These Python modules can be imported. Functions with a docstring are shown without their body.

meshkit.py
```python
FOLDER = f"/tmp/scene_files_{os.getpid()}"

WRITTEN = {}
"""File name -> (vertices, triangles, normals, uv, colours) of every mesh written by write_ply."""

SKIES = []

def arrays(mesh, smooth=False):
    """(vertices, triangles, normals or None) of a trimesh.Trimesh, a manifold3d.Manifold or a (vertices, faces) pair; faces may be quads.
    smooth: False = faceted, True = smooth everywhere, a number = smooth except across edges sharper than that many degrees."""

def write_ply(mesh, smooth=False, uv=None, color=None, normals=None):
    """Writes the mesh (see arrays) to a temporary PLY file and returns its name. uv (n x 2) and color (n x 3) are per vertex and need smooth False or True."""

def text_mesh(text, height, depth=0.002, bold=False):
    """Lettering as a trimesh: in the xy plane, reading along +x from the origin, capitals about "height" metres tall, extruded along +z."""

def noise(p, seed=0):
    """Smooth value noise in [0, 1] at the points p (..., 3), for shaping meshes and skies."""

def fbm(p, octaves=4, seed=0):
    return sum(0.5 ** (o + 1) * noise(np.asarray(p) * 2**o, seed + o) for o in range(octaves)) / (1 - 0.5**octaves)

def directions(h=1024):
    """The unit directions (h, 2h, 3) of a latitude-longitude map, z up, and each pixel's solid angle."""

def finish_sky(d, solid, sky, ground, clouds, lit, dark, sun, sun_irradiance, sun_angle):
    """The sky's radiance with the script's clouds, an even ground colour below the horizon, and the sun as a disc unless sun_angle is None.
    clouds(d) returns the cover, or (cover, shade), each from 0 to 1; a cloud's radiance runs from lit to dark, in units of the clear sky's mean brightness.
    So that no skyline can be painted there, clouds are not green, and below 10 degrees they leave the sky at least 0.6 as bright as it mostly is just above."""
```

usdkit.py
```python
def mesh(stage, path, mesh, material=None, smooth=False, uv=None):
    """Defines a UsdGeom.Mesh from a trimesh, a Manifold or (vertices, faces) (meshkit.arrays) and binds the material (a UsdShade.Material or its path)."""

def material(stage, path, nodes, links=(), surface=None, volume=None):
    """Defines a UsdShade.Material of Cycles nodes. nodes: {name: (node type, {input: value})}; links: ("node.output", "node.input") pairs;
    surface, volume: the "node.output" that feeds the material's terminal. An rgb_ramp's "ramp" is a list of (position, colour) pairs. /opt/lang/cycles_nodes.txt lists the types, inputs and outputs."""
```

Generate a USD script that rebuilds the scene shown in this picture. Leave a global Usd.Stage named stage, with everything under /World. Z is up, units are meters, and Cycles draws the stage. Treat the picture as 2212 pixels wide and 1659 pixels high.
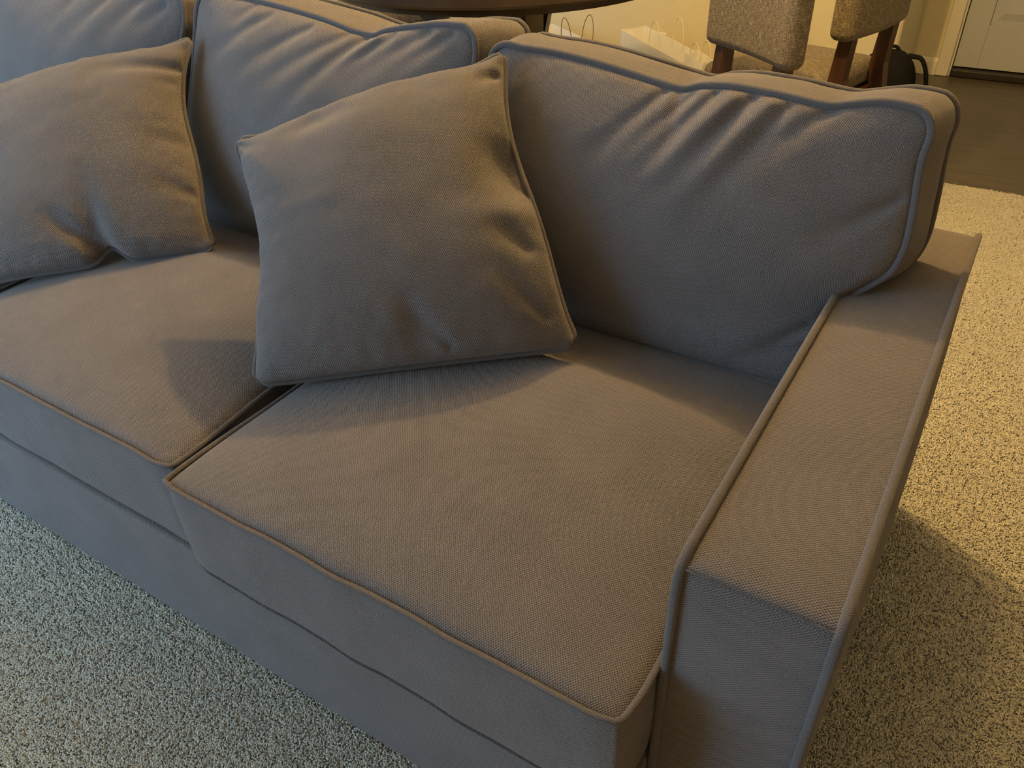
import math
import numpy as np, trimesh, manifold3d
import usdkit, meshkit
from pxr import Usd, UsdGeom, UsdLux, UsdShade, Sdf, Gf, Vt

stage = Usd.Stage.CreateInMemory()
UsdGeom.SetStageUpAxis(stage, UsdGeom.Tokens.z)
UsdGeom.SetStageMetersPerUnit(stage, 1.0)
UsdGeom.Xform.Define(stage, '/World')
stage.SetDefaultPrim(stage.GetPrimAtPath('/World'))
T_ = Sdf.ValueTypeNames
R_ = np.random.default_rng(7)

# ------------------------------------------------------------------ camera
EYE = np.array([0.15537, -0.52363, 1.24790])
YAW, PITCH, ROLL, FPX = -0.585488, 0.633047, -0.041084, 1702.27
cy, sy, cp, sp = math.cos(YAW), math.sin(YAW), math.cos(PITCH), math.sin(PITCH)
fw = np.array([sy*cp, cy*cp, -sp]); rt = np.array([cy, -sy, 0.0]); up = np.cross(rt, fw)
cr, sr = math.cos(ROLL), math.sin(ROLL)
rt, up = cr*rt + sr*up, -sr*rt + cr*up
cam = UsdGeom.Camera.Define(stage, '/World/camera')
M = np.eye(4); M[0, :3], M[1, :3], M[2, :3], M[3, :3] = rt, up, -fw, EYE
cam.AddTransformOp().Set(Gf.Matrix4d(*M.ravel().tolist()))
cam.CreateHorizontalApertureAttr(36.0); cam.CreateVerticalApertureAttr(36.0*1659/2212)
cam.CreateFocalLengthAttr(36.0*FPX/2212)
cam.CreateClippingRangeAttr(Gf.Vec2f(0.02, 100))
cam.CreateExposureAttr(-0.55)

# ------------------------------------------------------------------ light
dome = UsdLux.DomeLight.Define(stage, '/World/sky')
dome.CreateIntensityAttr(0.25); dome.CreateColorAttr(Gf.Vec3f(0.62, 0.82, 1.0))

def sphere_lamp(name, loc, r, watts, col):
    l = UsdLux.SphereLight.Define(stage, '/World/' + name)
    l.CreateRadiusAttr(r); l.CreateIntensityAttr(watts); l.CreateColorAttr(Gf.Vec3f(*col)); l.CreateNormalizeAttr(True)
    l.AddTranslateOp().Set(Gf.Vec3d(*loc))
WARM = (1.0, 0.615, 0.20)
sphere_lamp('ceiling_bulb', (-0.75, 1.42, 2.20), 0.03, 64, WARM)
sphere_lamp('ceiling_bulb_001', (-0.40, 1.36, 2.20), 0.03, 15, WARM)
sphere_lamp('added_wall_fill', (-1.74, 2.38, 1.95), 0.05, 9, WARM)  # added warm fill to brighten the back wall, stands for no known fixture
# daylight that enters through the big window behind the camera
win = UsdLux.RectLight.Define(stage, '/World/window_daylight')
win.CreateWidthAttr(2.4); win.CreateHeightAttr(1.9); win.CreateIntensityAttr(48); win.CreateNormalizeAttr(True)
win.CreateColorAttr(Gf.Vec3f(0.42, 0.72, 1.0))
win.AddTransformOp().Set(Gf.Matrix4d(1, 0, 0, 0, 0, 0, 1, 0, 0, -1, 0, 0, -2.55, -1.92, 1.25, 1))   # local -z looks along +y

# ------------------------------------------------------------------ materials
def mat(name, nodes, links, surface='p.BSDF'):
    return usdkit.material(stage, '/World/Looks/' + name, nodes, links, surface=surface)

def fabric(name, dark, light, scale=1.0, bump=0.75, sheen=0.10):
    """Coarse basket weave in the cloth's own metres (st), heathered yarn colour, a little fuzz."""
    f = 2*math.pi/(0.0034*scale)
    n = {'uv': ('uvmap', {'attribute': 'st'}), 'sx': ('separate_xyz', {}),
         'nz': ('noise_texture', {'scale': 90.0/scale, 'detail': 2.0}),
         'du': ('math', {'math_type': 'multiply_add', 'value2': 0.0016*scale, 'value3': 0.0}),
         'ux': ('math', {'math_type': 'add'}), 'vx': ('math', {'math_type': 'add'}),
         'a': ('math', {'math_type': 'multiply', 'value2': f}), 'b': ('math', {'math_type': 'multiply', 'value2': f*0.8}),
         'sa': ('math', {'math_type': 'sine'}), 'sb': ('math', {'math_type': 'sine'}),
         'ab': ('math', {'math_type': 'multiply'}),
         'fib': ('noise_texture', {'scale': 700.0/scale, 'detail': 2.0, 'roughness': 0.6}),
         'big': ('noise_texture', {'scale': 9.0, 'detail': 3.0}),
         'h': ('math', {'math_type': 'multiply_add', 'value2': 0.5}),
         'cm': ('math', {'math_type': 'multiply_add', 'value2': 0.26, 'value3': 0.66}),
         'c2': ('math', {'math_type': 'multiply_add', 'value2': 0.9}),
         'c3': ('math', {'math_type': 'multiply_add', 'value2': 0.18}),
         'rm': ('rgb_ramp', {'ramp': [(0.55, dark), (1.35/1.6, light), (1.0, tuple(min(1, 1.35*x) for x in light))]}),
         'sc': ('math', {'math_type': 'multiply', 'value2': 1/1.6}),
         'bp': ('bump', {'strength': bump, 'distance': 0.0011*scale}),
         'p': ('principled_bsdf', {'roughness': 0.92, 'specular_ior_level': 0.25, 'sheen_weight': sheen, 'sheen_roughness': 0.45, 'diffuse_roughness': 0.6})}
    l = [('uv.UV', 'sx.vector'), ('uv.UV', 'nz.vector'), ('uv.UV', 'fib.vector'), ('uv.UV', 'big.vector'),
         ('nz.fac', 'du.value1'), ('sx.x', 'ux.value1'), ('du.value', 'ux.value2'), ('sx.y', 'vx.value1'), ('du.value', 'vx.value2'),
         ('ux.value', 'a.value1'), ('vx.value', 'b.value1'), ('a.value', 'sa.value1'), ('b.value', 'sb.value1'),
         ('sa.value', 'ab.value1'), ('sb.value', 'ab.value2'),
         ('ab.value', 'h.value1'), ('fib.fac', 'h.value3'), ('h.value', 'bp.height'),
         ('ab.value', 'cm.value1'), ('fib.fac', 'c2.value1'), ('cm.value', 'c2.value3'),
         ('big.fac', 'c3.value1'), ('c2.value', 'c3.value3'), ('c3.value', 'sc.value1'), ('sc.value', 'rm.fac'),
         ('rm.color', 'p.base_color'), ('bp.normal', 'p.normal')]
    return mat(name, n, l)

F_SOFA = fabric('sofa_fabric', (0.043, 0.039, 0.0405), (0.176, 0.160, 0.166))
F_PIPE = fabric('piping_fabric', (0.050, 0.046, 0.0485), (0.130, 0.120, 0.126), 0.8, 0.35)
F_TWEED = mat('tweed', {'uv': ('uvmap', {'attribute': 'st'}), 'm1': ('mapping', {'scale': (55, 620, 1)}), 'm2': ('mapping', {'scale': (560, 45, 1)}),
    'n1': ('noise_texture', {'scale': 1.0, 'detail': 2.0}), 'n2': ('noise_texture', {'scale': 1.0, 'detail': 2.0}),
    'mx': ('math', {'math_type': 'multiply_add', 'value2': 0.55}), 'hf': ('math', {'math_type': 'multiply', 'value2': 0.45}),
    'rm': ('rgb_ramp', {'ramp': [(0.36, (0.052, 0.041, 0.028)), (0.5, (0.120, 0.098, 0.070)), (0.64, (0.30, 0.26, 0.195))]}),
    'bp': ('bump', {'strength': 0.4, 'distance': 0.0012}), 'p': ('principled_bsdf', {'roughness': 0.9, 'specular_ior_level': 0.2, 'sheen_weight': 0.1})},
    [('uv.UV', 'm1.vector'), ('uv.UV', 'm2.vector'), ('m1.vector', 'n1.vector'), ('m2.vector', 'n2.vector'), ('n1.fac', 'mx.value1'), ('n2.fac', 'hf.value1'), ('hf.value', 'mx.value3'),
     ('mx.value', 'rm.fac'), ('mx.value', 'bp.height'), ('rm.color', 'p.base_color'), ('bp.normal', 'p.normal')])

def plain(name, col, rough=0.5, noise=0.0, scale=6.0, bump=0.0, spec=0.5, **kw):
    n = {'g': ('geometry', {}), 'nz': ('noise_texture', {'scale': scale, 'detail': 4.0}),
         'rm': ('rgb_ramp', {'ramp': [(0.3, tuple(c*(1-noise) for c in col)), (0.7, tuple(min(1, c*(1+noise)) for c in col))]}),
         'bp': ('bump', {'strength': bump, 'distance': 0.002}),
         'p': ('principled_bsdf', {'roughness': rough, 'specular_ior_level': spec, **kw})}
    return mat(name, n, [('g.position', 'nz.vector'), ('nz.fac', 'rm.fac'), ('rm.color', 'p.base_color'), ('nz.fac', 'bp.height'), ('bp.normal', 'p.normal')])

def wood(name, dark, light, rough=0.45, sc=(14, 14, 1.2)):
    n = {'t': ('texture_coordinate', {}), 'm': ('mapping', {'scale': sc}),
         'nz': ('noise_texture', {'scale': 3.0, 'detail': 5.0, 'distortion': 0.6}),
         'rm': ('rgb_ramp', {'ramp': [(0.3, dark), (0.7, light)]}),
         'bp': ('bump', {'strength': 0.15, 'distance': 0.001}),
         'p': ('principled_bsdf', {'roughness': rough})}
    return mat(name, n, [('t.object', 'm.vector'), ('m.vector', 'nz.vector'), ('nz.fac', 'rm.fac'), ('rm.color', 'p.base_color'), ('nz.fac', 'bp.height'), ('bp.normal', 'p.normal')])

M_WALL = plain('wall_paint', (0.62, 0.575, 0.42), 0.7, 0.02, 40, 0.25, 0.3)
M_CEIL = plain('ceiling_paint', (0.80, 0.77, 0.70), 0.8, 0.02, 30, 0.2, 0.2)
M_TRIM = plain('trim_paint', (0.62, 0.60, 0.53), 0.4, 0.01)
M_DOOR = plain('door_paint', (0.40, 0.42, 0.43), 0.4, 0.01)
M_CARPET = None
M_BACKING = plain('carpet_backing', (0.56, 0.535, 0.475), 0.95, 0.1, 60)
M_DARKWOOD = wood('dark_wood', (0.022, 0.009, 0.005), (0.062, 0.026, 0.014), 0.38)
M_TABLEWOOD = wood('table_wood', (0.028, 0.017, 0.010), (0.055, 0.035, 0.021), 0.4, (3, 3, 3))
M_FLOORWOOD = wood('floor_wood', (0.042, 0.034, 0.024), (0.080, 0.066, 0.048), 0.38, (1.5, 12, 1))
M_BLACK = plain('black_nylon', (0.006, 0.006, 0.006), 0.75, 0.3, 200, 0.3, 0.12)
M_SILL = plain('bronze_sill', (0.012, 0.010, 0.008), 0.5)
M_PAPER = plain('white_paper', (0.80, 0.80, 0.79), 0.55, 0.01)
M_CORD_W = plain('white_cord', (0.72, 0.68, 0.55), 0.8)
M_CORD_B = plain('brown_cord', (0.18, 0.12, 0.05), 0.8)
M_PLASTIC = plain('white_plastic', (0.80, 0.77, 0.68), 0.35)
M_SLOT = plain('dark_slot', (0.02, 0.02, 0.02), 0.6)
# carpet yarn: every patch of tufts the same wool, its tone varies from tuft to tuft
M_CARPET = mat('carpet_yarn', {'oi': ('geometry', {}), 'nz': ('noise_texture', {'scale': 22.0, 'detail': 3.0}),
                               'mx': ('math', {'math_type': 'multiply_add', 'value2': 0.55}), 'hf': ('math', {'math_type': 'multiply', 'value2': 0.45}),
                               'rm': ('rgb_ramp', {'ramp': [(0.15, (0.46, 0.445, 0.39)), (0.5, (0.54, 0.525, 0.465)), (0.85, (0.63, 0.615, 0.555))]}),
                               'p': ('principled_bsdf', {'roughness': 0.8, 'specular_ior_level': 0.25, 'sheen_weight': 0.2})},
               [('oi.position', 'nz.vector'), ('oi.random_per_island', 'hf.value1'), ('nz.fac', 'mx.value1'), ('hf.value', 'mx.value3'), ('mx.value', 'rm.fac'), ('rm.color', 'p.base_color')])

# ------------------------------------------------------------------ naming helpers
used = {}
def path_for(name, parent):
    base = str(parent.GetPath()) if parent is not None else '/World'
    k = used.get((base, name), 0); used[(base, name)] = k + 1
    return f'{base}/{name}' if k == 0 else f'{base}/{name}_{k:03d}'

def tag(prim, label=None, cat=None, group=None, kind=None):
    for k, v in (('label', label), ('category', cat), ('group', group), ('kind', kind)):
        if v: prim.SetCustomDataByKey(k, v)
    return prim

def thing(name, label=None, cat=None, loc=(0, 0, 0), rz=0.0, group=None, kind=None):
    x = UsdGeom.Xform.Define(stage, path_for(name, None))
    x.AddTranslateOp().Set(Gf.Vec3d(*map(float, loc)))
    if rz: x.AddRotateZOp().Set(float(rz))
    return tag(x.GetPrim(), label, cat, group, kind)

def place_of(prim):
    """world -> local for meshes computed in world coordinates (parents here only have translate and rotateZ)"""
    m = np.eye(4)
    p = prim
    while p and p.GetPath() != Sdf.Path('/World') and p.GetPath() != Sdf.Path('/'):
        if p.IsA(UsdGeom.Xformable): m = m @ np.array(UsdGeom.Xformable(p).GetLocalTransformation())
        p = p.GetParent()
    return m

def part(name, mesh, m, parent=None, smooth=30, uv=None, world=False, label=None, cat=None, kind=None):
    if world and parent is not None:
        v, f = (mesh[0], mesh[1]) if isinstance(mesh, tuple) else meshkit.arrays(mesh)[:2]
        inv = np.linalg.inv(place_of(parent))
        v = np.hstack([v, np.ones((len(v), 1))]) @ inv
        mesh = (v[:, :3], f)
    pr = usdkit.mesh(stage, path_for(name, parent), mesh, m, smooth=smooth, uv=uv).GetPrim()
    return tag(pr, label, cat, None, kind)

# ------------------------------------------------------------------ shape helpers
def box(x0, x1, y0, y1, z0, z1):
    b = trimesh.creation.box((x1-x0, y1-y0, z1-z0)); b.apply_translation(((x0+x1)/2, (y0+y1)/2, (z0+z1)/2)); return b

def rbox(x0, x1, y0, y1, z0, z1, r, seg=16):
    s = manifold3d.Manifold.sphere(r, seg)
    return manifold3d.Manifold.batch_hull([s.translate((x, y, z)) for x in (x0+r, x1-r) for y in (y0+r, y1-r) for z in (z0+r, z1-r)])

def bar(a, b, wa, wb=None, ref=(0, 0, 1)):
    """square bar from a to b, wa=(w,d) at a, wb at b"""
    a, b = np.asarray(a, float), np.asarray(b, float); wb = wb or wa
    d = b-a; d /= np.linalg.norm(d)
    x = np.cross(ref, d); x = x/np.linalg.norm(x) if np.linalg.norm(x) > 1e-6 else np.array([1., 0, 0]); y = np.cross(d, x)
    v = [c + sx*w[0]/2*x + sy_*w[1]/2*y for c, w in ((a, wa), (b, wb)) for sx, sy_ in ((-1, -1), (1, -1), (1, 1), (-1, 1))]
    return trimesh.convex.convex_hull(np.array(v))

def grid_faces(nv, nu, wrap_u=False):
    i = np.arange(nv-1)[:, None]; nuu = nu if wrap_u else nu-1
    j = np.arange(nuu)[None, :]; k = (j+1) % nu
    a, b, c, d = i*nu+j, i*nu+k, (i+1)*nu+k, (i+1)*nu+j
    q = np.stack([np.broadcast_to(x, (nv-1, nuu)) for x in (a, b, c, d)], -1).reshape(-1, 4)
    return np.vstack([q[:, [0, 1, 2]], q[:, [0, 2, 3]]])

def tube(pts, r, seg=10, closed=False, twist=0.0):
    """pipe along a polyline; returns (v, f), uv in metres"""
    P = np.asarray(pts, float); n = len(P)
    t = (np.roll(P, -1, 0)-np.roll(P, 1, 0)) if closed else np.gradient(P, axis=0)
    t /= np.linalg.norm(t, axis=1, keepdims=True)+1e-12
    ref = np.array([0.0, 0, 1]) if abs(t[0, 2]) < .9 else np.array([1.0, 0, 0])
    x = np.zeros_like(P); x[0] = np.cross(t[0], ref); x[0] /= np.linalg.norm(x[0])
    for i in range(1, n):
        v = x[i-1]-t[i]*(x[i-1]@t[i]); x[i] = v/np.linalg.norm(v)
    y = np.cross(t, x)
    a = np.arange(seg)/seg*2*math.pi
    rr = np.broadcast_to(r, (n,))[:, None, None]
    ring = P[:, None] + rr*(np.cos(a)[None, :, None]*x[:, None]+np.sin(a)[None, :, None]*y[:, None])
    s = np.concatenate([[0], np.cumsum(np.linalg.norm(np.diff(P, axis=0), axis=1))])
    uv = np.stack([np.broadcast_to(s[:, None], (n, seg)), np.broadcast_to((a*np.mean(r))[None], (n, seg))], -1).reshape(-1, 2)
    f = grid_faces(n, seg, True)
    v = ring.reshape(-1, 3)
    if closed:
        j = np.arange(seg); k = (j+1) % seg; o = (n-1)*seg
        f = np.vstack([f, np.stack([o+j, o+k, k], 1), np.stack([o+j, k, j], 1)])
    else:
        v = np.vstack([v, P[0], P[-1]]); uv = np.vstack([uv, [0, 0], [s[-1], 0]])
        j = np.arange(seg); k = (j+1) % seg; o = (n-1)*seg
        f = np.vstack([f, np.stack([np.full(seg, n*seg), k, j], 1), np.stack([np.full(seg, n*seg+1), o+j, o+k], 1)])
    return (v, f[:, ::-1]), uv

def resample(pts, n, smooth=1.0):
    """n points evenly along a smooth curve through the given points"""
    from scipy.interpolate import PchipInterpolator
    from scipy.ndimage import gaussian_filter1d
    P = np.asarray(pts, float)
    d = np.concatenate([[0], np.cumsum(np.linalg.norm(np.diff(P, axis=0), axis=1))])
    q = PchipInterpolator(d, P, axis=0)(np.linspace(0, d[-1], 600))
    if smooth: q = gaussian_filter1d(q, 4*smooth, axis=0, mode='nearest')
    q[0], q[-1] = P[0], P[-1]
    e = np.concatenate([[0], np.cumsum(np.linalg.norm(np.diff(q, axis=0), axis=1))])
    t = np.linspace(0, e[-1], n)
    return np.stack([np.interp(t, e, q[:, k]) for k in range(q.shape[1])], 1)

def coons(b, t, l, r):
    """grid (nv, nu, k) from four boundary curves; b and t run with u, l and r run with v"""
    nu, nv = len(b), len(l); s = np.linspace(0, 1, nu)[None, :, None]; w = np.linspace(0, 1, nv)[:, None, None]
    c = (1-s)*(1-w)*b[0]+s*(1-w)*b[-1]+(1-s)*w*t[0]+s*w*t[-1]
    return (1-w)*b[None]+w*t[None]+(1-s)*l[:, None]+s*r[:, None]-c

def crown(s, p=2.4, q=0.62):
    return np.maximum(0, 1-np.abs(2*s-1)**p)**q

def add_creases(uvp, creases):
    """sum of tapered folds. crease: (u0,v0,u1,v1,width,height)"""
    out = np.zeros(uvp.shape[:2])
    for (u0, v0, u1, v1, w, h) in creases:
        a, b = np.array([u0, v0]), np.array([u1, v1]); d = b-a; L = np.linalg.norm(d)
        t = np.clip(((uvp-a)@d)/L**2, -0.2, 1.2)
        dist = np.linalg.norm(uvp-(a+np.clip(t, 0, 1)[..., None]*d), axis=-1)
        taper = np.clip(1-np.clip(t, 0, 1)**1.5, 0, 1)*0.9+0.1
        ww = w*(0.7+0.9*np.clip(t, 0, 1))
        out += h*taper*np.exp(-(dist/ww)**2)
    return out

def cushion(root, O, U, V, N, sides, T, bulge=(0.05, 0.03), puff=0.012, creases=(), pucker=0.002, rear=None, pipe=0.0056,
            pipes=(True, True), nu=130, nv=90, seed=0, prof=(2.4, 0.62), jitter=0.0, names=('front_panel', 'boxing', 'back_panel'), smooth=1.0, m=None, pipe_arc=None, rear_crown=None, dents=(), groove=0.0, lumps=0.012, tuck=0.0, flat_from=None):
    """A boxed cushion: front panel, boxing strip, back panel and piped seams; sides = top, right, bottom, left in plane metres."""
    m = m or F_SOFA
    top, right, bottom, left = sides          # all clockwise from the top left corner
    tp = resample(top, nu, smooth); rg = resample(right, nv, smooth)[::-1]; bt = resample(bottom, nu, smooth)[::-1]; lf = resample(left, nv, smooth)
    G = coons(bt, tp, lf, rg)                 # (nv, nu, 2)
    s, t = np.linspace(0, 1, nu)[None, :], np.linspace(0, 1, nv)[:, None]
    def place(uvw): return O + uvw[..., :1]*U + uvw[..., 1:2]*V + uvw[..., 2:3]*N
    W, H = np.ptp(G[..., 0]), np.ptp(G[..., 1])
    uv = np.stack([np.broadcast_to(s*W, (nv, nu)), np.broadcast_to(t*H, (nv, nu))], -1).reshape(-1, 2)
    edge = np.minimum(np.minimum(s, 1-s)*W, np.minimum(t, 1-t)*H)
    ease = np.clip(edge/0.02, 0, 1)
    pk = meshkit.noise(np.stack([G[..., 0]*60, G[..., 1]*60, np.full(G.shape[:2], seed+0.5)], -1))-0.5
    lump = meshkit.fbm(np.stack([G[..., 0]*7, G[..., 1]*7, np.full(G.shape[:2], seed+3.3)], -1), 3)-0.5
    h = bulge[0]*crown(s, *prof)*crown(t, *prof)
    if flat_from: h = h*(1-0.85*np.clip((G[..., 1]-flat_from)/0.14, 0, 1)**2*(3-2*np.clip((G[..., 1]-flat_from)/0.14, 0, 1)))
    h = h + pucker*2.2*pk*np.exp(-edge/0.035)*ease + lump*lumps*np.clip(edge/0.08, 0, 1)*(bulge[0] > 0.02) - groove*np.exp(-(edge/0.007)**2)
    h = h + add_creases(G, creases)*np.clip(edge/0.012, 0, 1)
    for (u0, v0, su, sv, dh) in dents:
        h = h + dh*np.exp(-((G[..., 0]-u0)/su)**2-((G[..., 1]-v0)/sv)**2)*ease
    part(names[0], (place(np.concatenate([G, h[..., None]], -1)).reshape(-1, 3), grid_faces(nv, nu)), m, root, True, uv, world=True)
    # loops around the seams, anticlockwise seen from the front
    loop = np.vstack([bt[:-1], rg[:-1], tp[::-1][:-1], lf[::-1][:-1]])
    nl = len(loop)
    tan = np.roll(loop, -2, 0)-np.roll(loop, 2, 0); tan /= np.linalg.norm(tan, axis=1, keepdims=True)+1e-12
    out = np.stack([tan[:, 1], -tan[:, 0]], 1)
    from scipy.ndimage import gaussian_filter1d
    out = gaussian_filter1d(out, 3, axis=0, mode='wrap'); out /= np.linalg.norm(out, axis=1, keepdims=True)
    back = loop.copy() if rear is None else rear(loop)
    wv = (meshkit.noise(np.stack([back[:, 0]*14, back[:, 1]*14, np.full(nl, seed+9.1)], -1))-0.5)*jitter*2
    ns = 17; w = np.append(np.linspace(0, 0.94, 13), (0.96, 0.975, 0.99, 1.0))[:, None, None]
    strip = (1-w)*loop[None]+w*back[None]
    bw = meshkit.fbm(np.stack([np.broadcast_to(loop[None, :, 0]*16, (ns, nl)), np.broadcast_to(loop[None, :, 1]*16, (ns, nl)), np.broadcast_to(w[..., 0]*2+seed, (ns, nl))], -1), 2)-0.5
    bl = np.sin(math.pi*w[..., 0])**0.7*(puff+pucker*2.4*bw)
    strip = strip+out[None]*(bl-tuck*(np.clip(w[..., 0]-0.94, 0, 1)/0.06)**1.6)[..., None]
    depth = -w[..., 0]*(T+wv[None])
    P = place(np.concatenate([strip, depth[..., None]], -1))
    seg = np.concatenate([[0], np.cumsum(np.linalg.norm(np.diff(loop, axis=0), axis=1))])
    Pw = np.concatenate([P, P[:, :1]], 1)
    uvb = np.stack([np.broadcast_to(np.append(seg, seg[-1]+0.005)[None], (ns, nl+1)), np.broadcast_to(w[..., 0]*T, (ns, nl+1))], -1).reshape(-1, 2)
    part(names[1], (Pw.reshape(-1, 3), grid_faces(ns, nl+1)[:, ::-1]), m, root, True, uvb, world=True)
    # back panel from the moved loop
    i1, i2, i3 = nu-1, nu+nv-2, 2*nu+nv-3
    bb = back[:i1+1]; br = back[i1:i2+1]; btp = back[i2:i3+1][::-1]; bl_ = np.vstack([back[i3:], back[:1]])[::-1]
    GB = coons(bb, btp, bl_, br)
    dB = np.zeros((nv, nu)); wl = wv
    dloop = -(T+wl)
    dd = coons(dloop[:i1+1, None], dloop[i2:i3+1][::-1, None], np.append(dloop[i3:], dloop[0])[::-1, None], dloop[i1:i2+1, None])[..., 0]
    hb = dd - bulge[1]*crown(s, *prof)*crown(t, *prof)
    part(names[2], (place(np.concatenate([GB, hb[..., None]], -1)).reshape(-1, 3), grid_faces(nv, nu)[:, ::-1]), m, root, True, uv, world=True)
    for k, (lp, dp) in enumerate(((loop, np.zeros(nl)), (back, dloop))):
        if not pipes[k]: continue
        q = place(np.concatenate([lp+out*pipe*0.55, dp[:, None]], -1))
        if pipe_arc: q = np.roll(q, -pipe_arc(lp)[0], 0)[:pipe_arc(lp)[1]]
        q = q[::2]
        tb, tuv = tube(q, pipe, 10, closed=not pipe_arc)
        part('piping', tb, F_PIPE, root, True, tuv, world=True)

X, Y, Z = np.eye(3)

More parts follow.
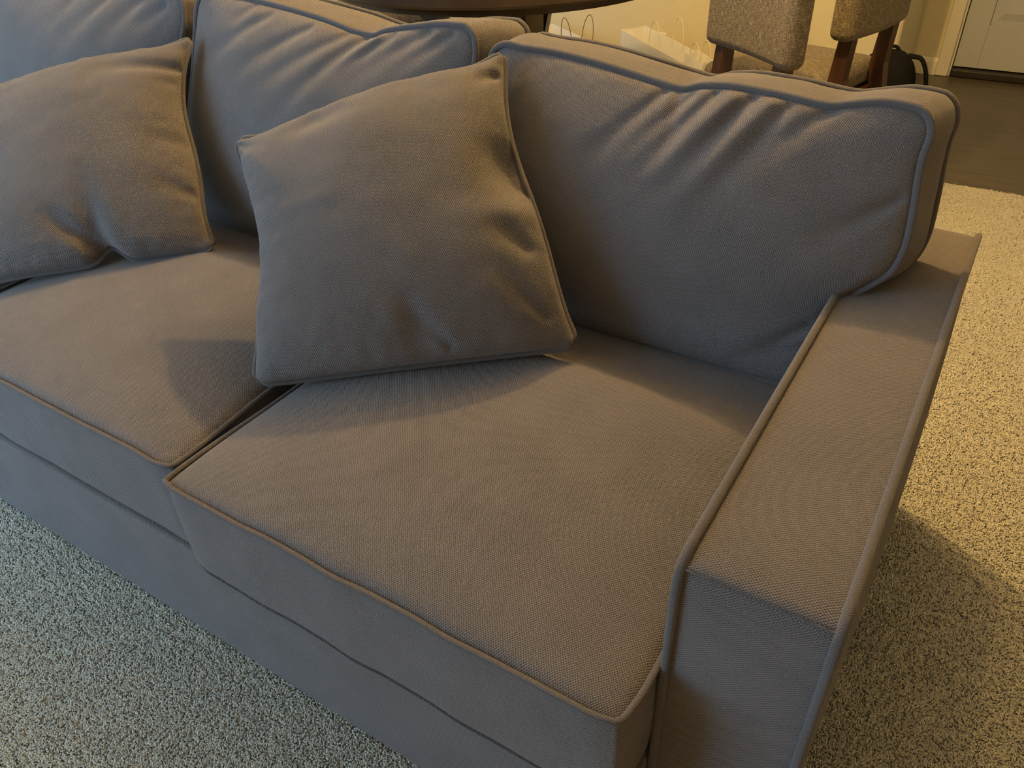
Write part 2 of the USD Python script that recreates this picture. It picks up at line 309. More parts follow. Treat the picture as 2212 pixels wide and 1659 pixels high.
def throw_pillow(root, corners, s, front, backb, creases=(), dents=(), seam=None, pinch=(0.03, 0.03, 0.0, 0.032), seed=0, n=140):
    C = np.array(corners, float)                    # top left, top right, bottom right, bottom left
    u = C[1]+C[2]-C[0]-C[3]; u /= np.linalg.norm(u); w = C[0]+C[1]-C[2]-C[3]; w -= u*(w@u); w /= np.linalg.norm(w); nn = np.cross(u, w)
    def base3(G):                                   # the soft square spanned between its four corners
        a, b = G[..., :1]/s+0.5, G[..., 1:2]/s+0.5
        return (1-a)*b*C[0]+a*b*C[1]+a*(1-b)*C[2]+(1-a)*(1-b)*C[3]
    c = s/2; x = np.linspace(-1, 1, n)
    def side(k):                                    # concave edge with rounded ears
        d = pinch[k]*(1-x**2)**0.8*(1-0.35*np.cos(3.0*x+k))
        if seam: d = d + seam(k, x)
        e = np.maximum(0, np.abs(x)-0.90)/0.10
        return c-d-0.016*e**2
    xx = x*c - np.sign(x)*0.014*(np.maximum(0, np.abs(x)-0.90)/0.10)**2
    tp = np.stack([xx, side(0)], 1); rg = np.stack([side(1), xx], 1); bt = np.stack([xx, -side(2)], 1); lf = np.stack([-side(3), xx], 1)
    G = coons(bt, tp, lf, rg)
    sg, tg = (x[None]+1)/2, (x[:, None]+1)/2
    edge = np.minimum(np.minimum(sg, 1-sg), np.minimum(tg, 1-tg))*s
    uv = np.stack([np.broadcast_to(sg*s, (n, n)), np.broadcast_to(tg*s, (n, n))], -1).reshape(-1, 2)
    A, B = 1-np.abs(x[None])**2.2, 1-np.abs(x[:, None])**2.2
    base = (np.maximum(A, 0)*np.maximum(B, 0))**0.53
    cx_, cy_ = (1-np.abs(x[None]))*s/2, (1-np.abs(x[:, None]))*s/2
    base = base*(1-0.80*np.exp(-((cx_+cy_)/0.075)**2))          # the corners stay flat: little ears
    lump = meshkit.fbm(np.stack([G[..., 0]*8, G[..., 1]*8, np.full((n, n), seed+1.7)], -1), 3)-0.5
    pk = meshkit.noise(np.stack([G[..., 0]*55, G[..., 1]*55, np.full((n, n), seed+0.2)], -1))-0.5
    ease = np.clip(edge/0.015, 0, 1)
    wave = (0.007*np.sin(13*G[..., 0]+seed)+0.006*np.sin(15*G[..., 1]+2*seed)+0.008*(meshkit.noise(np.stack([G[..., 0]*22, G[..., 1]*22, np.full((n, n), seed+5.5)], -1))-0.5))*np.exp(-edge/0.05)
    for sgn, amp, nm in ((1, front, 'front_panel'), (-1, backb, 'back_panel')):
        h = amp*base + lump*0.016*np.clip(edge/0.06, 0, 1) + pk*0.009*np.exp(-edge/0.04)*ease
        if sgn > 0:
            h = h + add_creases(G, creases)*ease
            for (u0, v0, su, sv, dh) in dents: h = h + dh*np.exp(-((G[..., 0]-u0)/su)**2-((G[..., 1]-v0)/sv)**2)*ease
        h = sgn*np.maximum(h, 0.0) + wave
        P = base3(G)+h[..., None]*nn
        f = grid_faces(n, n)
        part(nm, (P.reshape(-1, 3), f if sgn > 0 else f[:, ::-1]), F_SOFA, root, True, uv, world=True)
    def ring(Z): return np.concatenate([Z[0, :-1], Z[:-1, -1], Z[-1, ::-1][:-1], Z[::-1, 0][:-1]])
    lp, wl = ring(G), ring(wave)
    rr = lp/np.linalg.norm(lp, axis=1, keepdims=True)
    q = base3(lp+rr*0.002)+wl[:, None]*nn
    tb, tuv = tube(q[::2], 0.0052, 10, closed=True)
    part('piping', tb, F_PIPE, root, True, tuv, world=True)

# ------------------------------------------------------------------ the room
XL, XR, YF, YD, ZC = -4.2, 2.6, -1.96, 4.42, 2.6
part('floor', box(XL, XR, YF, YD+0.2, -0.12, -0.0060), M_BACKING, kind='structure')
part('floor', box(-3.2, XR, 2.862, YD+0.03, -0.0060, 0.0), M_FLOORWOOD, kind='structure', label='dark wooden floor of the entry')
part('ceiling', box(XL, XR, YF, YD+0.2, ZC, ZC+0.1), M_CEIL, kind='structure')
part('wall_left', box(XL-0.1, XL, YF-0.1, YD+0.2, -0.02, ZC), M_WALL, kind='structure')
part('wall_right', box(XR, XR+0.1, YF, YD+0.2, -0.02, ZC), M_WALL, kind='structure')

# back wall of the dining area with a rounded end, then a return to the entry wall
YB = 3.70
pts = [(XL, YB)]
for a in np.linspace(-90, 0, 9): pts.append((-0.447+0.03*math.cos(math.radians(a)), YB+0.03+0.03*math.sin(math.radians(a))))
pts += [(-0.432, 4.42), (XL, 4.42)]
from shapely.geometry import Polygon
wb = trimesh.creation.extrude_polygon(Polygon(pts), ZC+0.02, engine='earcut'); wb.apply_translation((0, 0, -0.02))
part('wall_back', wb, M_WALL, kind='structure')
# entry wall with the door opening
DX0, DX1 = -0.225, 0.69
we = trimesh.util.concatenate([box(-0.6, DX0-0.02, YD, YD+0.15, -0.02, ZC), box(DX1+0.02, XR, YD, YD+0.15, -0.02, ZC), box(DX0-0.02, DX1+0.02, YD, YD+0.15, 2.06, ZC)])
part('wall_entry', we, M_WALL, kind='structure')
# front wall (behind the camera) with the big window
wf = trimesh.util.concatenate([box(XL, -3.80, YF-0.1, YF, -0.02, ZC), box(-1.30, XR, YF-0.1, YF, -0.02, ZC), box(-3.80, -1.30, YF-0.1, YF, -0.02, 0.28), box(-3.80, -1.30, YF-0.1, YF, 2.22, ZC)])
part('wall_front', wf, M_WALL, kind='structure')
w1 = thing('window_1', kind='structure')
for b in ((-3.80, -3.75, 0.28, 2.22), (-1.35, -1.30, 0.28, 2.22), (-3.80, -1.30, 0.28, 0.33), (-3.80, -1.30, 2.17, 2.22), (-2.57, -2.53, 0.28, 2.22)):
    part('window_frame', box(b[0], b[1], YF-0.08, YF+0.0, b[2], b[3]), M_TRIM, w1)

def molding(x0, x1, y, h=0.085, d=0.014):
    pr = [(0, 0), (d, 0), (d, h*0.72), (d*0.75, h*0.80), (d*0.55, h*0.90), (d*0.3, h), (0, h)]
    e = trimesh.creation.extrude_polygon(Polygon(pr), x1-x0, engine='earcut')
    v = e.vertices.copy(); e.vertices = np.stack([x0+v[:, 2], y-v[:, 0], v[:, 1]], 1); e.invert()
    return e
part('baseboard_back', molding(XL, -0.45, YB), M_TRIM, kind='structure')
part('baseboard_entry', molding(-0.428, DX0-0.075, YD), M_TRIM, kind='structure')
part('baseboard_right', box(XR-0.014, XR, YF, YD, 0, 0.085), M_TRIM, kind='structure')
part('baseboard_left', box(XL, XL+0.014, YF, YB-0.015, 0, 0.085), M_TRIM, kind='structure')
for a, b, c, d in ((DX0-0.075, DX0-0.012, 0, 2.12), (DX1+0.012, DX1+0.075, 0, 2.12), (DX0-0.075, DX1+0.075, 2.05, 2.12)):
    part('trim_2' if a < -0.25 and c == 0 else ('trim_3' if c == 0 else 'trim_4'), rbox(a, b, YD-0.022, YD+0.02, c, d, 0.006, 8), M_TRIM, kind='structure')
part('jamb_light_stop_5', trimesh.util.concatenate([box(DX0-0.02, DX0-0.003, YD, YD+0.15, 0, 2.06), box(DX1+0.003, DX1+0.02, YD, YD+0.15, 0, 2.06), box(DX0-0.02, DX1+0.02, YD, YD+0.15, 2.048, 2.062), box(DX0-0.02, DX1+0.02, YD+0.075, YD+0.15, -0.01, 2.062)]), M_TRIM, kind='structure')  # jambs, plus an unseen panel added behind the door against sky light leaks
d1 = thing('door_1', 'white panelled entry door', loc=(DX0, YD+0.03, 0), kind='structure')
DW = DX1-DX0
stile, rails = 0.115, [(0.045, 0.26), (0.83, 0.98), (1.62, 1.74), (1.92, 2.045)]
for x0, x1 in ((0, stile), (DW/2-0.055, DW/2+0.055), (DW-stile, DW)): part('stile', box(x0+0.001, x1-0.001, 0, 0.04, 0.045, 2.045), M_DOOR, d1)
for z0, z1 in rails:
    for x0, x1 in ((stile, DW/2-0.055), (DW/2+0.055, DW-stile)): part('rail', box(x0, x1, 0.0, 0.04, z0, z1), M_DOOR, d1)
for k in range(3):
    z0, z1 = rails[k][1], rails[k+1][0]
    for x0, x1 in ((stile, DW/2-0.055), (DW/2+0.055, DW-stile)):
        v = [(x0, 0.014, z0), (x1, 0.014, z0), (x1, 0.014, z1), (x0, 0.014, z1)]
        i = 0.022; v += [(x0+i, 0.012, z0+i), (x1-i, 0.012, z0+i), (x1-i, 0.012, z1-i), (x0+i, 0.012, z1-i)]
        i = 0.055; v += [(x0+i, 0.004, z0+i), (x1-i, 0.004, z0+i), (x1-i, 0.004, z1-i), (x0+i, 0.004, z1-i)]
        f = []
        for L in (0, 4):
            for j in range(4): f.append((L+j, L+(j+1) % 4, L+4+(j+1) % 4, L+4+j))
        f.append((8, 9, 10, 11))
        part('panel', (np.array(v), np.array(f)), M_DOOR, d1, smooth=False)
part('sill', rbox(0.0, DW, -0.045, 0.04, 0.0, 0.038, 0.006, 8), M_SILL, d1, label='dark threshold under the door')
knob = trimesh.creation.revolve(np.array([(0, 0), (0.03, 0), (0.03, 0.006), (0.011, 0.01), (0.011, 0.03), (0.026, 0.042), (0.028, 0.055), (0.018, 0.066), (0, 0.068)]), sections=24)
knob.apply_transform(trimesh.transformations.rotation_matrix(math.pi/2, (1, 0, 0))); knob.apply_translation((DW-0.065, 0, 0.95))
part('knob', knob, M_SILL, d1)

# ------------------------------------------------------------------ carpet: tufts of yarn
carpet = thing('carpet', 'light greige cut-pile carpet running under the sofa', 'carpet', kind='stuff')
def tuft_patch(size, n, seed):
    r = np.random.default_rng(seed)
    g = int(math.sqrt(n)); V, F = [], []
    ii, jj = np.meshgrid(np.arange(g), np.arange(g)); st = size/g
    px = (ii.ravel()+r.uniform(0.05, .95, g*g))*st; py = (jj.ravel()+r.uniform(.05, .95, g*g))*st
    cl = meshkit.noise(np.stack([px*70, py*70, np.zeros(g*g)+seed], -1))*2*math.pi*1.6
    k = 0
    for x0, y0, a0 in zip(px, py, cl):
        a = a0+r.normal(0, .8); L = r.uniform(.003, .0065); hgt = r.uniform(.0095, .0125); rad = r.uniform(.0012, .0019)
        dx, dy = math.cos(a), math.sin(a)
        c = np.array([(0, 0, -.013), (dx*L*.25, dy*L*.25, -.0125+hgt*.8), (dx*L*.8, dy*L*.8, -.0115+hgt), (dx*L*1.25, dy*L*1.25, -.0125+hgt*.8)])+(x0, y0, 0)
        nx = np.array([-dy, dx, 0])
        for p, q in zip(c, (.9, 1.15, 1.1, .55)):
            up_ = np.array([dx*.4, dy*.4, .8])
            for m in range(4):
                t = m*math.pi/2+.6
                V.append(p+rad*q*(math.cos(t)*nx+math.sin(t)*(up_ if p[2] > -.010 else np.array([dx, dy, 0]))))
        for l in range(3):
            for m in range(4):
                o = k+l*4; F.append((o+m, o+(m+1) % 4, o+4+(m+1) % 4)); F.append((o+m, o+4+(m+1) % 4, o+4+m))
        F.append((k+12, k+13, k+14)); F.append((k+12, k+14, k+15)); k += 16
    return np.array(V), np.array(F)
SZ = 0.25
pi = UsdGeom.PointInstancer.Define(stage, '/World/carpet/pile')
tag(pi.GetPrim(), kind='stuff')
protos = []
for k in range(2):
    v, f = tuft_patch(SZ, 9500, 11+k)
    v[:, :2] -= SZ/2
    usdkit.mesh(stage, f'/World/carpet/pile/tufts_{k+1:03d}', (v, f), M_CARPET, smooth=True); protos.append(f'/World/carpet/pile/tufts_{k+1:03d}')
pi.CreatePrototypesRel().SetTargets([Sdf.Path(p) for p in protos])
pos, idx, ori = [], [], []
for i, x in enumerate(np.arange(-3.0, 2.4, SZ)):
    for j, y in enumerate(np.arange(2.862-SZ, -1.75, -SZ)):
        pos.append((x+SZ/2, y+SZ/2, 0.0)); idx.append(int(R_.integers(2))); a = R_.integers(4)*math.pi/2
        ori.append(Gf.Quath(math.cos(a/2), 0, 0, math.sin(a/2)))
pi.CreatePositionsAttr(Vt.Vec3fArray([Gf.Vec3f(*map(float, p)) for p in pos])); pi.CreateProtoIndicesAttr(Vt.IntArray(idx)); pi.CreateOrientationsAttr(Vt.QuathArray(ori))

# ------------------------------------------------------------------ the sofa
AW, AD, AH, ZS, YR = 0.156, 0.9376, 0.631, 0.464, -0.072
SX = -2.33                                   # inner face of the left arm
sofa = thing('sofa', 'long grey-brown woven fabric sofa with square piped arms', 'sofa')
def arm(x0, bl):
    """square arm: two side panels, a wrap-around panel over front, top and back, piping on both seams"""
    r = 0.016
    a = tagged_xform(sofa, 'armrest')
    top = [(r*0.4, AH-r*0.25)] + [(y, AH+0.004*math.sin(math.pi*y/AD)) for y in np.linspace(0.03, AD-0.03, 9)] + [(AD-r*0.4, AH-r*0.25)]
    right = [(AD-r*0.4, AH-r*0.25), (AD, AH-0.03), (AD, 0.3), (AD, 0.075)]
    bottom = [(AD, 0.075), (AD/2, 0.075), (0.0, 0.075)]
    left = [(0, 0.075), (0, 0.3), (0, AH-0.03), (r*0.4, AH-r*0.25)]
    cushion(a, np.array([x0, 0, 0]), Y, Z, -X, (top, right, bottom, left), AW, bulge=bl, puff=0.003, pucker=0.0, pipe=0.0058, nu=100, nv=70, names=('inner_panel', 'wrap_panel', 'outer_panel'), smooth=0.6)
def arm_seams():
    for k, x0 in enumerate((0.0, SX-AW)):
        a = stage.GetPrimAtPath('/World/sofa/armrest' + ('_001' if k else ''))
        q = np.stack([np.linspace(x0+0.004, x0+AW-0.004, 40), np.full(40, 0.0035), AH-0.0065+0.0006*np.sin(np.arange(40)*1.3)], 1)
        g, uv = tube(q, 0.0016, 6); part('seam', g, F_PIPE, a, True, uv, world=True)
def tagged_xform(parent, name):
    return UsdGeom.Xform.Define(stage, path_for(name, parent)).GetPrim()
arm(0.0, (0.005, 0.016))
arm(SX-AW, (0.016, 0.005))
arm_seams()
def fabric_box(name, b, parent, r=0.012):
    """rounded upholstered block with box-projected weave coordinates"""
    mf = rbox(*b, r, 20).refine_to_length(0.06)
    v, f, n = meshkit.arrays(mf, 40)
    v, f = np.array(v), np.array(f)
    an = np.abs(n).argmax(1)
    uv = np.where((an == 0)[:, None], v[:, [1, 2]], np.where((an == 1)[:, None], v[:, [0, 2]], v[:, [0, 1]]))
    mm = usdkit.mesh(stage, path_for(name, parent), (v, f), F_SOFA, smooth=True, uv=uv)
    mm.GetNormalsAttr().Set(Vt.Vec3fArray.FromNumpy(n.astype(np.float32)))
    return mm.GetPrim()
fabric_box('front_rail', (SX+0.004, -0.006, YR, 0.02, 0.012, 0.2755), sofa, 0.006)
fabric_box('seat_deck', (SX+0.004, -0.006, 0.021, 0.80, 0.15, 0.262), sofa)
fabric_box('back_frame', (SX+0.004, -0.006, 0.80, AD-0.01, 0.075, 0.66), sofa, 0.03)
for x in (-2.43, 0.10):
    for y in (0.05, 0.86): part('foot', trimesh.creation.cone(0.0, 0.0) if False else bar((x, y, 0.08), (x, y, -0.012), (0.05, 0.05), (0.04, 0.04), ref=(0, 1, 0)), M_DARKWOOD, sofa)

# seat cushions
def seat(label, x0, x1, yf, seed, zs=ZS, crown_h=0.052, dents=(), bow=(0, 0), tuck=0.010):
    r = thing('seat_cushion', label, 'cushion', loc=((x0+x1)/2, 0.3, 0.28), group='seat cushions on the sofa')
    e = 0.012; yb = 0.70
    wob = lambda k: 0.0012*math.sin(3.1*k+seed*1.7)+0.0010*math.sin(7.3*k+seed)
    top = [(x0+e, yb)]+[(x, yb) for x in np.linspace(x0+0.05, x1-0.05, 5)]+[(x1-e, yb)]
    right = [(x1-e, yb), (x1, yb-0.05), (x1-bow[1], 0.35), (x1-bow[1]*0.9, 0.15), (x1-bow[1]*0.35, yf+0.06), (x1-0.006, yf+0.006)]
    bottom = [(x1-0.006, yf+0.006)]+[(x, yf+wob(9*(x-x0))) for x in np.linspace(x1-0.04, x0+0.04, 12)]+[(x0+0.006, yf+0.006)]
    left = [(x0+0.006, yf+0.006), (x0+bow[0]*0.35, yf+0.06), (x0+bow[0]*0.9, 0.15), (x0+bow[0], 0.35), (x0, yb-0.05), (x0+e, yb)]
    cushion(r, np.array([0, 0, zs]), X, Y, Z, (top, right, bottom, left), zs-0.279, bulge=(crown_h, 0.0), puff=0.004, pucker=0.0012, pipe=0.0043, groove=0.004, lumps=0.003, tuck=tuck, flat_from=0.38, pipes=(True, False),
            seed=seed, prof=(2.4, 0.62), nu=150, nv=140, names=('top_panel', 'boxing', 'bottom_panel'), smooth=0.7, dents=dents)
seat('flat grey-brown seat cushion beside the right arm', -0.756, -0.010, -0.094, 1, bow=(0.012, 0.0))
seat('flat grey-brown seat cushion in the middle, left of the gap', -1.535, -0.766, -0.067, 2, zs=0.462, bow=(0.008, 0.024), tuck=0.004)
seat('flat seat cushion at the left end, mostly hidden by the left throw pillow', SX+0.012, -1.553, -0.067, 3, zs=0.462, tuck=0.004)

# back cushions (outlines in the plane of their front seam)
PH = math.radians(14.5)
BU, BV, BN = X, np.array([0, math.sin(PH), math.cos(PH)]), np.array([0, -math.cos(PH), math.sin(PH)])
BO = np.array([0, 0.575, 0.464])
def back_cushion(label, sides, creases, seed, x, rear=None, bl=0.085, **kw):
    r = thing('back_cushion', label, 'cushion', loc=(x, 0.65, ZS), group='back cushions on the sofa')
    cushion(r, BO, BU, BV, BN, sides, 0.150, bulge=(bl, 0.02), puff=0.011, creases=creases, pucker=0.0030, rear=rear, seed=seed, jitter=0.006, nu=170, nv=120, prof=(2.0, 0.72), groove=0.002, lumps=0.010, pipe=0.0058, **kw)

def rear_up(dx=0.012, dv=0.012):
    def f(lp):
        o = lp.copy(); c = lp.mean(0)
        o[:, 0] += np.sign(lp[:, 0]-c[0])*dx*np.clip(np.abs(lp[:, 0]-c[0])/0.3, 0, 1)
        o[:, 1] += np.clip((lp[:, 1]-0.25)/0.2, 0, 1)*dv
        return o
    return f
top = [(-0.655, 0.452), (-0.630, 0.464), (-0.600, 0.461), (-0.552, 0.460), (-0.472, 0.453), (-0.387, 0.441), (-0.337, 0.433), (-0.302, 0.429), (-0.270, 0.438), (-0.226, 0.442), (-0.155, 0.439), (-0.080, 0.433), (-0.044, 0.440), (-0.003, 0.447), (0.037, 0.444)]
right = [(0.037, 0.444), (0.053, 0.430), (0.058, 0.412), (0.056, 0.388), (0.058, 0.360), (0.064, 0.316), (0.068, 0.264), (0.062, 0.228), (0.040, 0.201), (0.014, 0.173), (-0.004, 0.138), (-0.012, 0.080), (-0.016, 0.03)]
bottom = [(-0.016, 0.03), (-0.04, 0.008), (-0.23, 0.006), (-0.415, 0.006), (-0.60, 0.008), (-0.635, 0.03)]
left = [(-0.635, 0.03), (-0.65, 0.08), (-0.665, 0.2), (-0.668, 0.3), (-0.668, 0.4), (-0.655, 0.452)]
cr_r = [(-0.326, 0.425, -0.43, 0.299, 0.013, -0.010), (-0.28, 0.425, -0.358, 0.326, 0.010, -0.007), (-0.245, 0.430, -0.335, 0.292, 0.012, -0.010), (-0.188, 0.430, -0.29, 0.27, 0.015, -0.012),
        (-0.134, 0.425, -0.224, 0.26, 0.014, -0.009), (-0.304, 0.425, -0.284, 0.340, 0.010, -0.006), (0.045, 0.325, -0.06, 0.240, 0.013, -0.009), (-0.073, 0.430, -0.17, 0.345, 0.014, -0.009),
        (-0.027, 0.117, -0.147, 0.009, 0.014, -0.008), (-0.01, 0.09, -0.09, 0.05, 0.010, -0.006), (-0.215, 0.430, -0.31, 0.285, 0.014, 0.007), (-0.158, 0.430, -0.255, 0.27, 0.013, 0.007)]
back_cushion('grey-brown piped back cushion at the right end, bulging over the arm', (top, right, bottom, left), cr_r, 4, -0.3, rear_up(0.016, 0.020))
top = [(-1.415, 0.490), (-1.385, 0.500), (-1.303, 0.494), (-1.187, 0.484), (-1.06, 0.469), (-0.955, 0.452), (-0.930, 0.451), (-0.906, 0.460), (-0.83, 0.475), (-0.767, 0.484), (-0.722, 0.485)]
right = [(-0.722, 0.485), (-0.703, 0.470), (-0.698, 0.44), (-0.702, 0.400), (-0.70, 0.3), (-0.70, 0.15), (-0.71, 0.05), (-0.725, 0.02)]
bottom = [(-0.725, 0.02), (-0.76, -0.005), (-1.0, -0.008), (-1.277, -0.010), (-1.40, -0.012), (-1.435, -0.008)]
left = [(-1.435, -0.008), (-1.470, 0.051), (-1.485, 0.147), (-1.480, 0.222), (-1.455, 0.337), (-1.440, 0.424), (-1.432, 0.465), (-1.415, 0.490)]
cr_c = [(-1.188, 0.465, -1.377, 0.355, 0.016, -0.009), (-1.072, 0.452, -1.246, 0.35, 0.014, -0.010), (-0.987, 0.447, -1.164, 0.332, 0.014, -0.009), (-0.94, 0.447, -1.111, 0.274, 0.016, -0.013),
        (-0.872, 0.455, -1.034, 0.347, 0.013, -0.008), (-0.797, 0.470, -0.96, 0.356, 0.016, -0.010), (-0.745, 0.470, -0.868, 0.383, 0.013, -0.008), (-1.241, 0.480, -1.299, 0.436, 0.012, -0.006), (-0.905, 0.452, -1.07, 0.31, 0.014, 0.008)]
back_cushion('grey-brown piped back cushion in the middle, creased along its top', (top, right, bottom, left), cr_c, 5, -1.07, rear_up(0.018, 0.018), 0.105)
top = [(-2.26, 0.47), (-2.22, 0.485), (-1.9, 0.49), (-1.56, 0.495), (-1.500, 0.487)]
right = [(-1.500, 0.487), (-1.482, 0.470), (-1.482, 0.44), (-1.495, 0.40), (-1.53, 0.30), (-1.545, 0.15), (-1.53, 0.04), (-1.540, 0.015)]
bottom = [(-1.540, 0.015), (-1.56, 0.0), (-1.9, 0.0), (-2.22, 0.0), (-2.26, 0.02)]
left = [(-2.26, 0.02), (-2.30, 0.1), (-2.30, 0.3), (-2.285, 0.43), (-2.26, 0.47)]
cr_l = [(-1.60, 0.47, -1.72, 0.36, 0.018, -0.010), (-1.70, 0.47, -1.85, 0.34, 0.018, -0.010), (-1.53, 0.46, -1.62, 0.40, 0.014, -0.008), (-1.8, 0.47, -1.9, 0.38, 0.016, -0.007)]
back_cushion('grey-brown piped back cushion at the left end, behind the left throw pillow', (top, right, bottom, left), cr_l, 6, -1.9, rear_up(0.014, 0.014), 0.100)

# throw pillows
p1 = thing('throw_pillow', 'square grey-brown throw pillow leaning over the gap between two back cushions', 'pillow', loc=(-0.55, 0.25, 0.48), group='throw pillows on the sofa')
throw_pillow(p1, [(-0.968, 0.340, 0.810), (-0.600, 0.640, 0.926), (-0.336, 0.424, 0.544), (-0.772, 0.110, 0.508)], 0.50, 0.120, 0.055,
             dents=[(0.215, 0.035, 0.042, 0.050, -0.070), (0.18, -0.045, 0.05, 0.022, 0.010), (-0.15, 0.03, 0.09, 0.014, 0.0015), (-0.17, -0.015, 0.07, 0.012, 0.0015), (0.02, -0.215, 0.02, 0.05, -0.010), (-0.08, 0.19, 0.05, 0.02, -0.012)],
             creases=[(0.20, -0.10, 0.14, -0.02, 0.02, -0.012), (0.205, -0.205, 0.15, -0.13, 0.012, -0.010), (0.06, -0.235, 0.0, -0.15, 0.012, -0.008), (-0.235, 0.225, -0.17, 0.17, 0.010, -0.006), (0.22, 0.2, 0.17, 0.19, 0.012, -0.012)],
             seed=1)
p2 = thing('throw_pillow', 'square grey-brown throw pillow with a creased lower edge, at the left of the picture', 'pillow', loc=(-1.45, 0.3, 0.48), group='throw pillows on the sofa')
throw_pillow(p2, [(-1.770, 0.285, 0.780), (-1.376, 0.625, 0.876), (-1.190, 0.408, 0.520), (-1.560, 0.058, 0.502)], 0.50, 0.105, 0.03, pinch=(0.02, 0.042, 0.0, 0.02),
             creases=[(0.05, -0.25, -0.05, -0.13, 0.016, -0.024), (0.045, -0.25, 0.025, -0.10, 0.02, -0.013), (0.245, 0.17, 0.06, 0.19, 0.014, -0.020), (0.235, 0.13, 0.17, 0.14, 0.01, -0.01), (0.235, -0.02, 0.15, 0.0, 0.014, -0.01), (0.235, -0.14, 0.16, -0.10, 0.014, -0.012)],
             seam=lambda k, x: (0.035*np.exp(-((x-0.19)/0.10)**2) if k == 2 else 0*x), seed=2)

# ------------------------------------------------------------------ dining table
TC = np.array([-1.596, 2.165])
tb = thing('dining_table', 'round dark brown wooden dining table behind the sofa', 'table', loc=(*TC, 0))
prof = [(0, 0.76), (0.66, 0.76), (0.688, 0.764), (0.695, 0.772), (0.695, 0.796), (0.688, 0.806), (0.675, 0.81), (0, 0.81)]
part('tabletop', trimesh.creation.revolve(np.array(prof), sections=96), M_TABLEWOOD, tb)
part('apron', trimesh.creation.revolve(np.array([(0.58, 0.73), (0.61, 0.73), (0.61, 0.76), (0.58, 0.76), (0.58, 0.73)]), sections=72), M_TABLEWOOD, tb)
part('pedestal', rbox(-0.09, 0.06, 0.05, 0.20, 0.02, 0.76, 0.012, 8), M_TABLEWOOD, tb)
pc = np.array([-0.015, 0.125, 0])
for k in range(3):
    a = math.radians(105+90*k); d = np.array([math.cos(a), math.sin(a), 0]); q = np.array([-d[1], d[0], 0])
    part('brace', bar(pc+d*0.085+(0, 0, 0.30), pc+d*0.52+np.array([0, 0, 0.75]), (0.05, 0.09), (0.05, 0.09), ref=q), M_TABLEWOOD, tb)
    part('leg', bar(pc+d*0.06+(0, 0, 0.10), pc+d*0.50+np.array([0, 0, 0.022]), (0.07, 0.12), (0.06, 0.05), ref=q), M_TABLEWOOD, tb)

# ------------------------------------------------------------------ dining chairs: faces its local -y, origin on the floor under the seat
def upholstered(b, r, curve=0.0, puff=0.0):
    mf = rbox(*b, r, 24).refine_to_length(0.03)
    v, f, n = meshkit.arrays(mf, 180)
    v = np.array(v)
    x0, x1, y0, y1, z0, z1 = b
    s = (v[:, 0]-(x0+x1)/2)/((x1-x0)/2)
    if curve: v[:, 1] += curve*(1-s**2)
    if puff: v[:, 2] += puff*np.clip(1-s**2, 0, 1)*np.clip(1-((v[:, 1]-(y0+y1)/2)/((y1-y0)/2))**2, 0, 1)*(v[:, 2] > (z0+z1)/2)
    tm = trimesh.Trimesh(v, f, process=True); nn = tm.vertex_normals
    an = np.abs(nn).argmax(1); vv = tm.vertices
    uv = np.where((an == 0)[:, None], vv[:, [1, 2]], np.where((an == 1)[:, None], vv[:, [0, 2]], vv[:, [0, 1]]))
    return (np.array(vv), np.array(tm.faces)), uv

def dining_chair(label, loc, rz):
    c = thing('dining_chair', label, 'chair', loc=loc, rz=rz, group='dining chairs around the table')
    g, uv = upholstered((-0.235, 0.235, -0.24, 0.22, 0.385, 0.470), 0.035, 0, 0.02); part('seat', g, F_TWEED, c, True, uv)
    g, uv = upholstered((-0.215, 0.215, 0.205, 0.285, 0.60, 1.02), 0.028, 0.02); part('backrest', g, F_TWEED, c, True, uv)
    for s in (-1, 1):
        part('leg', bar((s*0.205, -0.205, 0.40), (s*0.205, -0.215, -0.012), (0.045, 0.045), (0.03, 0.03), ref=(0, 1, 0)), M_DARKWOOD, c)
        low = bar((s*0.15, 0.245, 0.47), (s*0.15, 0.33, -0.012), (0.042, 0.05), (0.034, 0.036), ref=(0, 1, 0))
        high = bar((s*0.15, 0.245, 0.46), (s*0.15, 0.258, 0.66), (0.042, 0.05), (0.042, 0.042), ref=(0, 1, 0))
        part('leg', trimesh.util.concatenate([low, high]), M_DARKWOOD, c)
    part('seat_frame', box(-0.20, 0.20, -0.20, 0.24, 0.35, 0.39), M_DARKWOOD, c)
    return c
def chair_at(label, mid, facing):
    """mid: point on the floor under the middle of the backrest's lower edge; facing: direction the sitter looks"""
    f = np.array(facing, float); f /= np.linalg.norm(f)
    rz = math.degrees(math.atan2(f[0], -f[1]))
    o = np.array(mid)+f*0.245
    return dining_chair(label, (o[0], o[1], 0), rz)
chair_at('tweed dining chair turned toward the sofa, its light backrest nearest the camera', (-0.60, 2.02), (-0.60, -0.80))
chair_at('tweed dining chair with its dark backrest edge-on, beside the black backpack', (-0.36, 2.50), (-0.97, 0.24))
chair_at('tweed dining chair at the far left of the round table, glimpsed under its rim', (-3.0, 2.77), (0.92, -0.38))

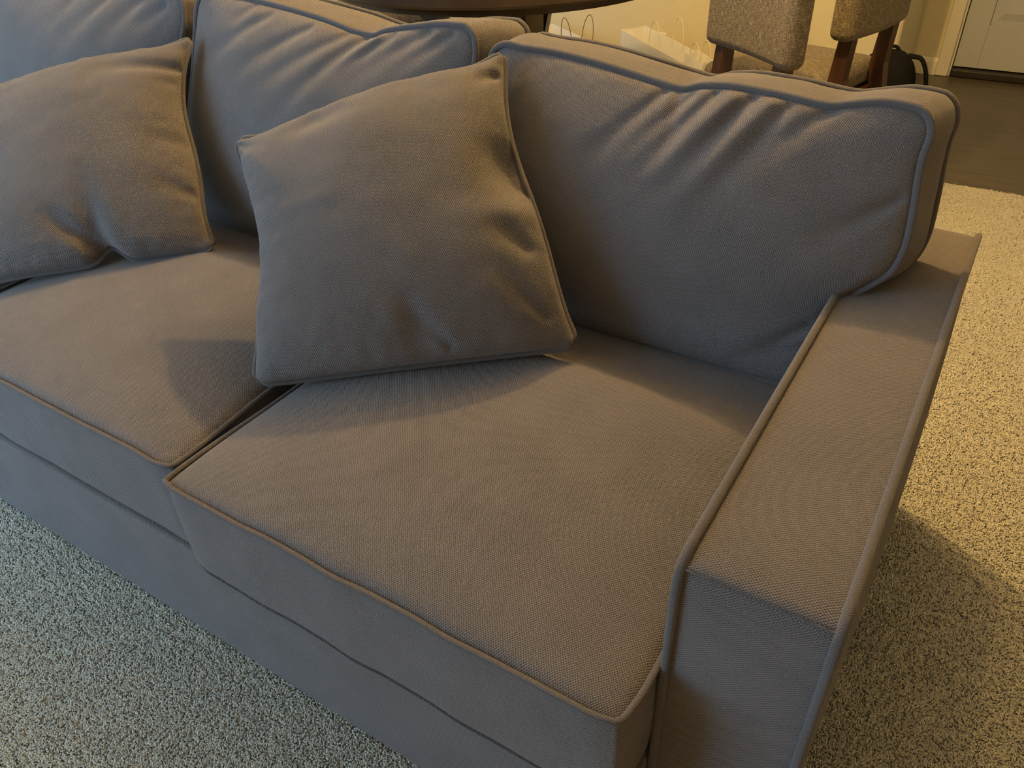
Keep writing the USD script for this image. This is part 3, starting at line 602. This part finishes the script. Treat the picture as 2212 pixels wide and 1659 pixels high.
# ------------------------------------------------------------------ things along the back wall
def shopping_bag(label, loc, rz, w, d, hl, hr_, cord, hr, hx=0.0):
    """paper bag, slumped: its rim falls from height hl at local -x to hr_ at local +x; hr = (half width, height, splay) of the cord loops at hx"""
    b = thing('shopping_bag', label, 'bag', loc=loc, rz=rz, group='white paper bags along the yellow wall')
    t = 0.0012; v, f = [], []
    H = lambda x: hl+(hr_-hl)*(x/w+0.5)
    ring = lambda z, ww, dd: [(x, y, H(x) if z else 0.001+t*0) for x, y in ((-ww/2, -dd/2), (0, -dd/2-0.004), (ww/2, -dd/2), (ww/2-0.012, 0), (ww/2, dd/2), (0, dd/2+0.004), (-ww/2, dd/2), (-ww/2+0.012, 0))]
    for (z, s) in ((0, 0), (1, 0), (1, t), (0, t)): v += ring(z, w-2*s, d-2*s)
    for L in range(3):
        for j in range(8): f.append((8*L+j, 8*L+(j+1) % 8, 8*L+8+(j+1) % 8, 8*L+8+j))
    tm = trimesh.Trimesh(np.array(v), np.vstack([np.array(f)[:, [0, 1, 2]], np.array(f)[:, [0, 2, 3]]]), process=False)
    cap = trimesh.Trimesh(np.array(v[:8]), [(0, j+1, j) for j in range(1, 7)], process=False)
    part('paper_body', trimesh.util.concatenate([tm, cap]), M_PAPER, b, False)
    for s in (-1, 1):
        a = np.linspace(0, math.pi, 24)
        q = np.stack([hx-hr[0]*np.cos(a)+s*hr[2]*np.sin(a), np.full(24, s*d/2*0.96), H(hx)-0.03+(hr[1]+0.03)*np.sin(a)**0.8], 1)
        g, uv = tube(q, 0.0020, 6); part('handle', g, cord, b, True)
    return b
shopping_bag('large white paper bag with a thin pale handle standing against the yellow wall', (-1.45, 3.37, 0.002), -30, 0.50, 0.15, 0.300, 0.245, M_CORD_W, (0.045, 0.115, 0.0), 0.03)
shopping_bag('white paper bag with looped dark cord handles, left of the large white bag', (-2.02, 3.42, 0.002), -22, 0.42, 0.14, 0.262, 0.215, M_CORD_B, (0.045, 0.125, 0.022), 0.09)
shopping_bag('small white paper bag beside the dining chair, with a short pale handle', (-1.165, 3.14, 0.002), -30, 0.13, 0.07, 0.300, 0.275, M_CORD_W, (0.035, 0.065, 0.0))

shopping_bag('pale paper bag half hidden behind the pedestal of the round table', (-2.56, 3.45, 0.002), -8, 0.24, 0.12, 0.315, 0.31, M_CORD_W, (0.04, 0.09, 0.0))
o = thing('wall_outlet', 'white duplex outlet plate on the yellow wall behind the large bag', 'outlet', loc=(-1.60, YB, 0.185))
part('plate', rbox(-0.036, 0.036, -0.006, 0.002, -0.058, 0.058, 0.0035, 12), M_PLASTIC, o)
for z in (-0.02, 0.02):
    rc = part('receptacle', rbox(-0.016, 0.016, -0.0085, 0.0, z-0.0145, z+0.0145, 0.003, 8), M_PLASTIC, o)
    for x in (-0.006, 0.006): part('slot', box(x-0.001, x+0.001, -0.0090, -0.0080, z-0.003, z+0.007), M_SLOT, rc)

# backpack leaning against the wall's rounded end
bp = thing('backpack', 'black fabric backpack leaning by the end of the yellow wall', 'backpack', loc=(-0.40, 3.48, 0.0), rz=12)
BK = 0.84
th, ph = np.meshgrid(np.linspace(0, 2*math.pi, 56, endpoint=False), np.linspace(-math.pi/2, math.pi/2, 34))
se = lambda c, e: np.sign(c)*np.abs(c)**e
bx = 0.15*se(np.cos(ph), 0.75)*se(np.cos(th), 0.7); by = 0.085*se(np.cos(ph), 0.75)*se(np.sin(th), 0.7); bz = 0.185*se(np.sin(ph), 0.75)
bx = bx*(1-0.20*np.clip(bz/0.2, 0, 1)); by = by+0.045*(bz/0.2)
P = BK*np.stack([bx, by, bz+0.187], -1); P = P+0.012*(meshkit.fbm(P*14, 3, 5)[..., None]-0.5)*np.array([1, 1, 0.6])
part('body', (P.reshape(-1, 3), grid_faces(34, 56, True)), M_BLACK, bp, True)
sel = rbox(-0.095, 0.095, -0.112, -0.047, 0.027, 0.165, 0.028, 16)
part('front_pocket', sel, M_BLACK, bp, 40)
a = np.linspace(0, math.pi, 16)
g, uv = tube(BK*np.stack([0.03*np.cos(a), np.full(16, 0.045), 0.360+0.030*np.sin(a)], 1), 0.007, 8); part('top_handle', g, M_BLACK, bp, True)
def strap(pts, wd, dp):
    q = BK*resample(pts, 40, 1); g, uv = tube(q, 1.0, 12)
    v = np.array(g[0]); k = len(q)
    for i in range(k):
        c = q[i]; o_ = v[i*12:(i+1)*12]-c; t = q[min(i+1, k-1)]-q[max(i-1, 0)]; t /= np.linalg.norm(t)
        yv = np.array([0, 1.0, 0]); n_ = np.cross(t, yv); n_ /= np.linalg.norm(n_)
        v[i*12:(i+1)*12] = c+(o_@yv)[:, None]*yv*wd+(o_@n_)[:, None]*n_*dp
    return (v, g[1])
part('shoulder_strap', strap([(0.08, 0.05, 0.345), (0.13, 0.02, 0.345), (0.178, -0.01, 0.28), (0.198, -0.02, 0.17), (0.19, -0.02, 0.06), (0.13, 0.0, 0.03)], 0.028, 0.009), M_BLACK, bp, True)
part('shoulder_strap', strap([(-0.08, 0.06, 0.345), (-0.14, 0.04, 0.29), (-0.19, 0.0, 0.16), (-0.21, -0.02, 0.05), (-0.14, 0.0, 0.025)], 0.028, 0.009), M_BLACK, bp, True)
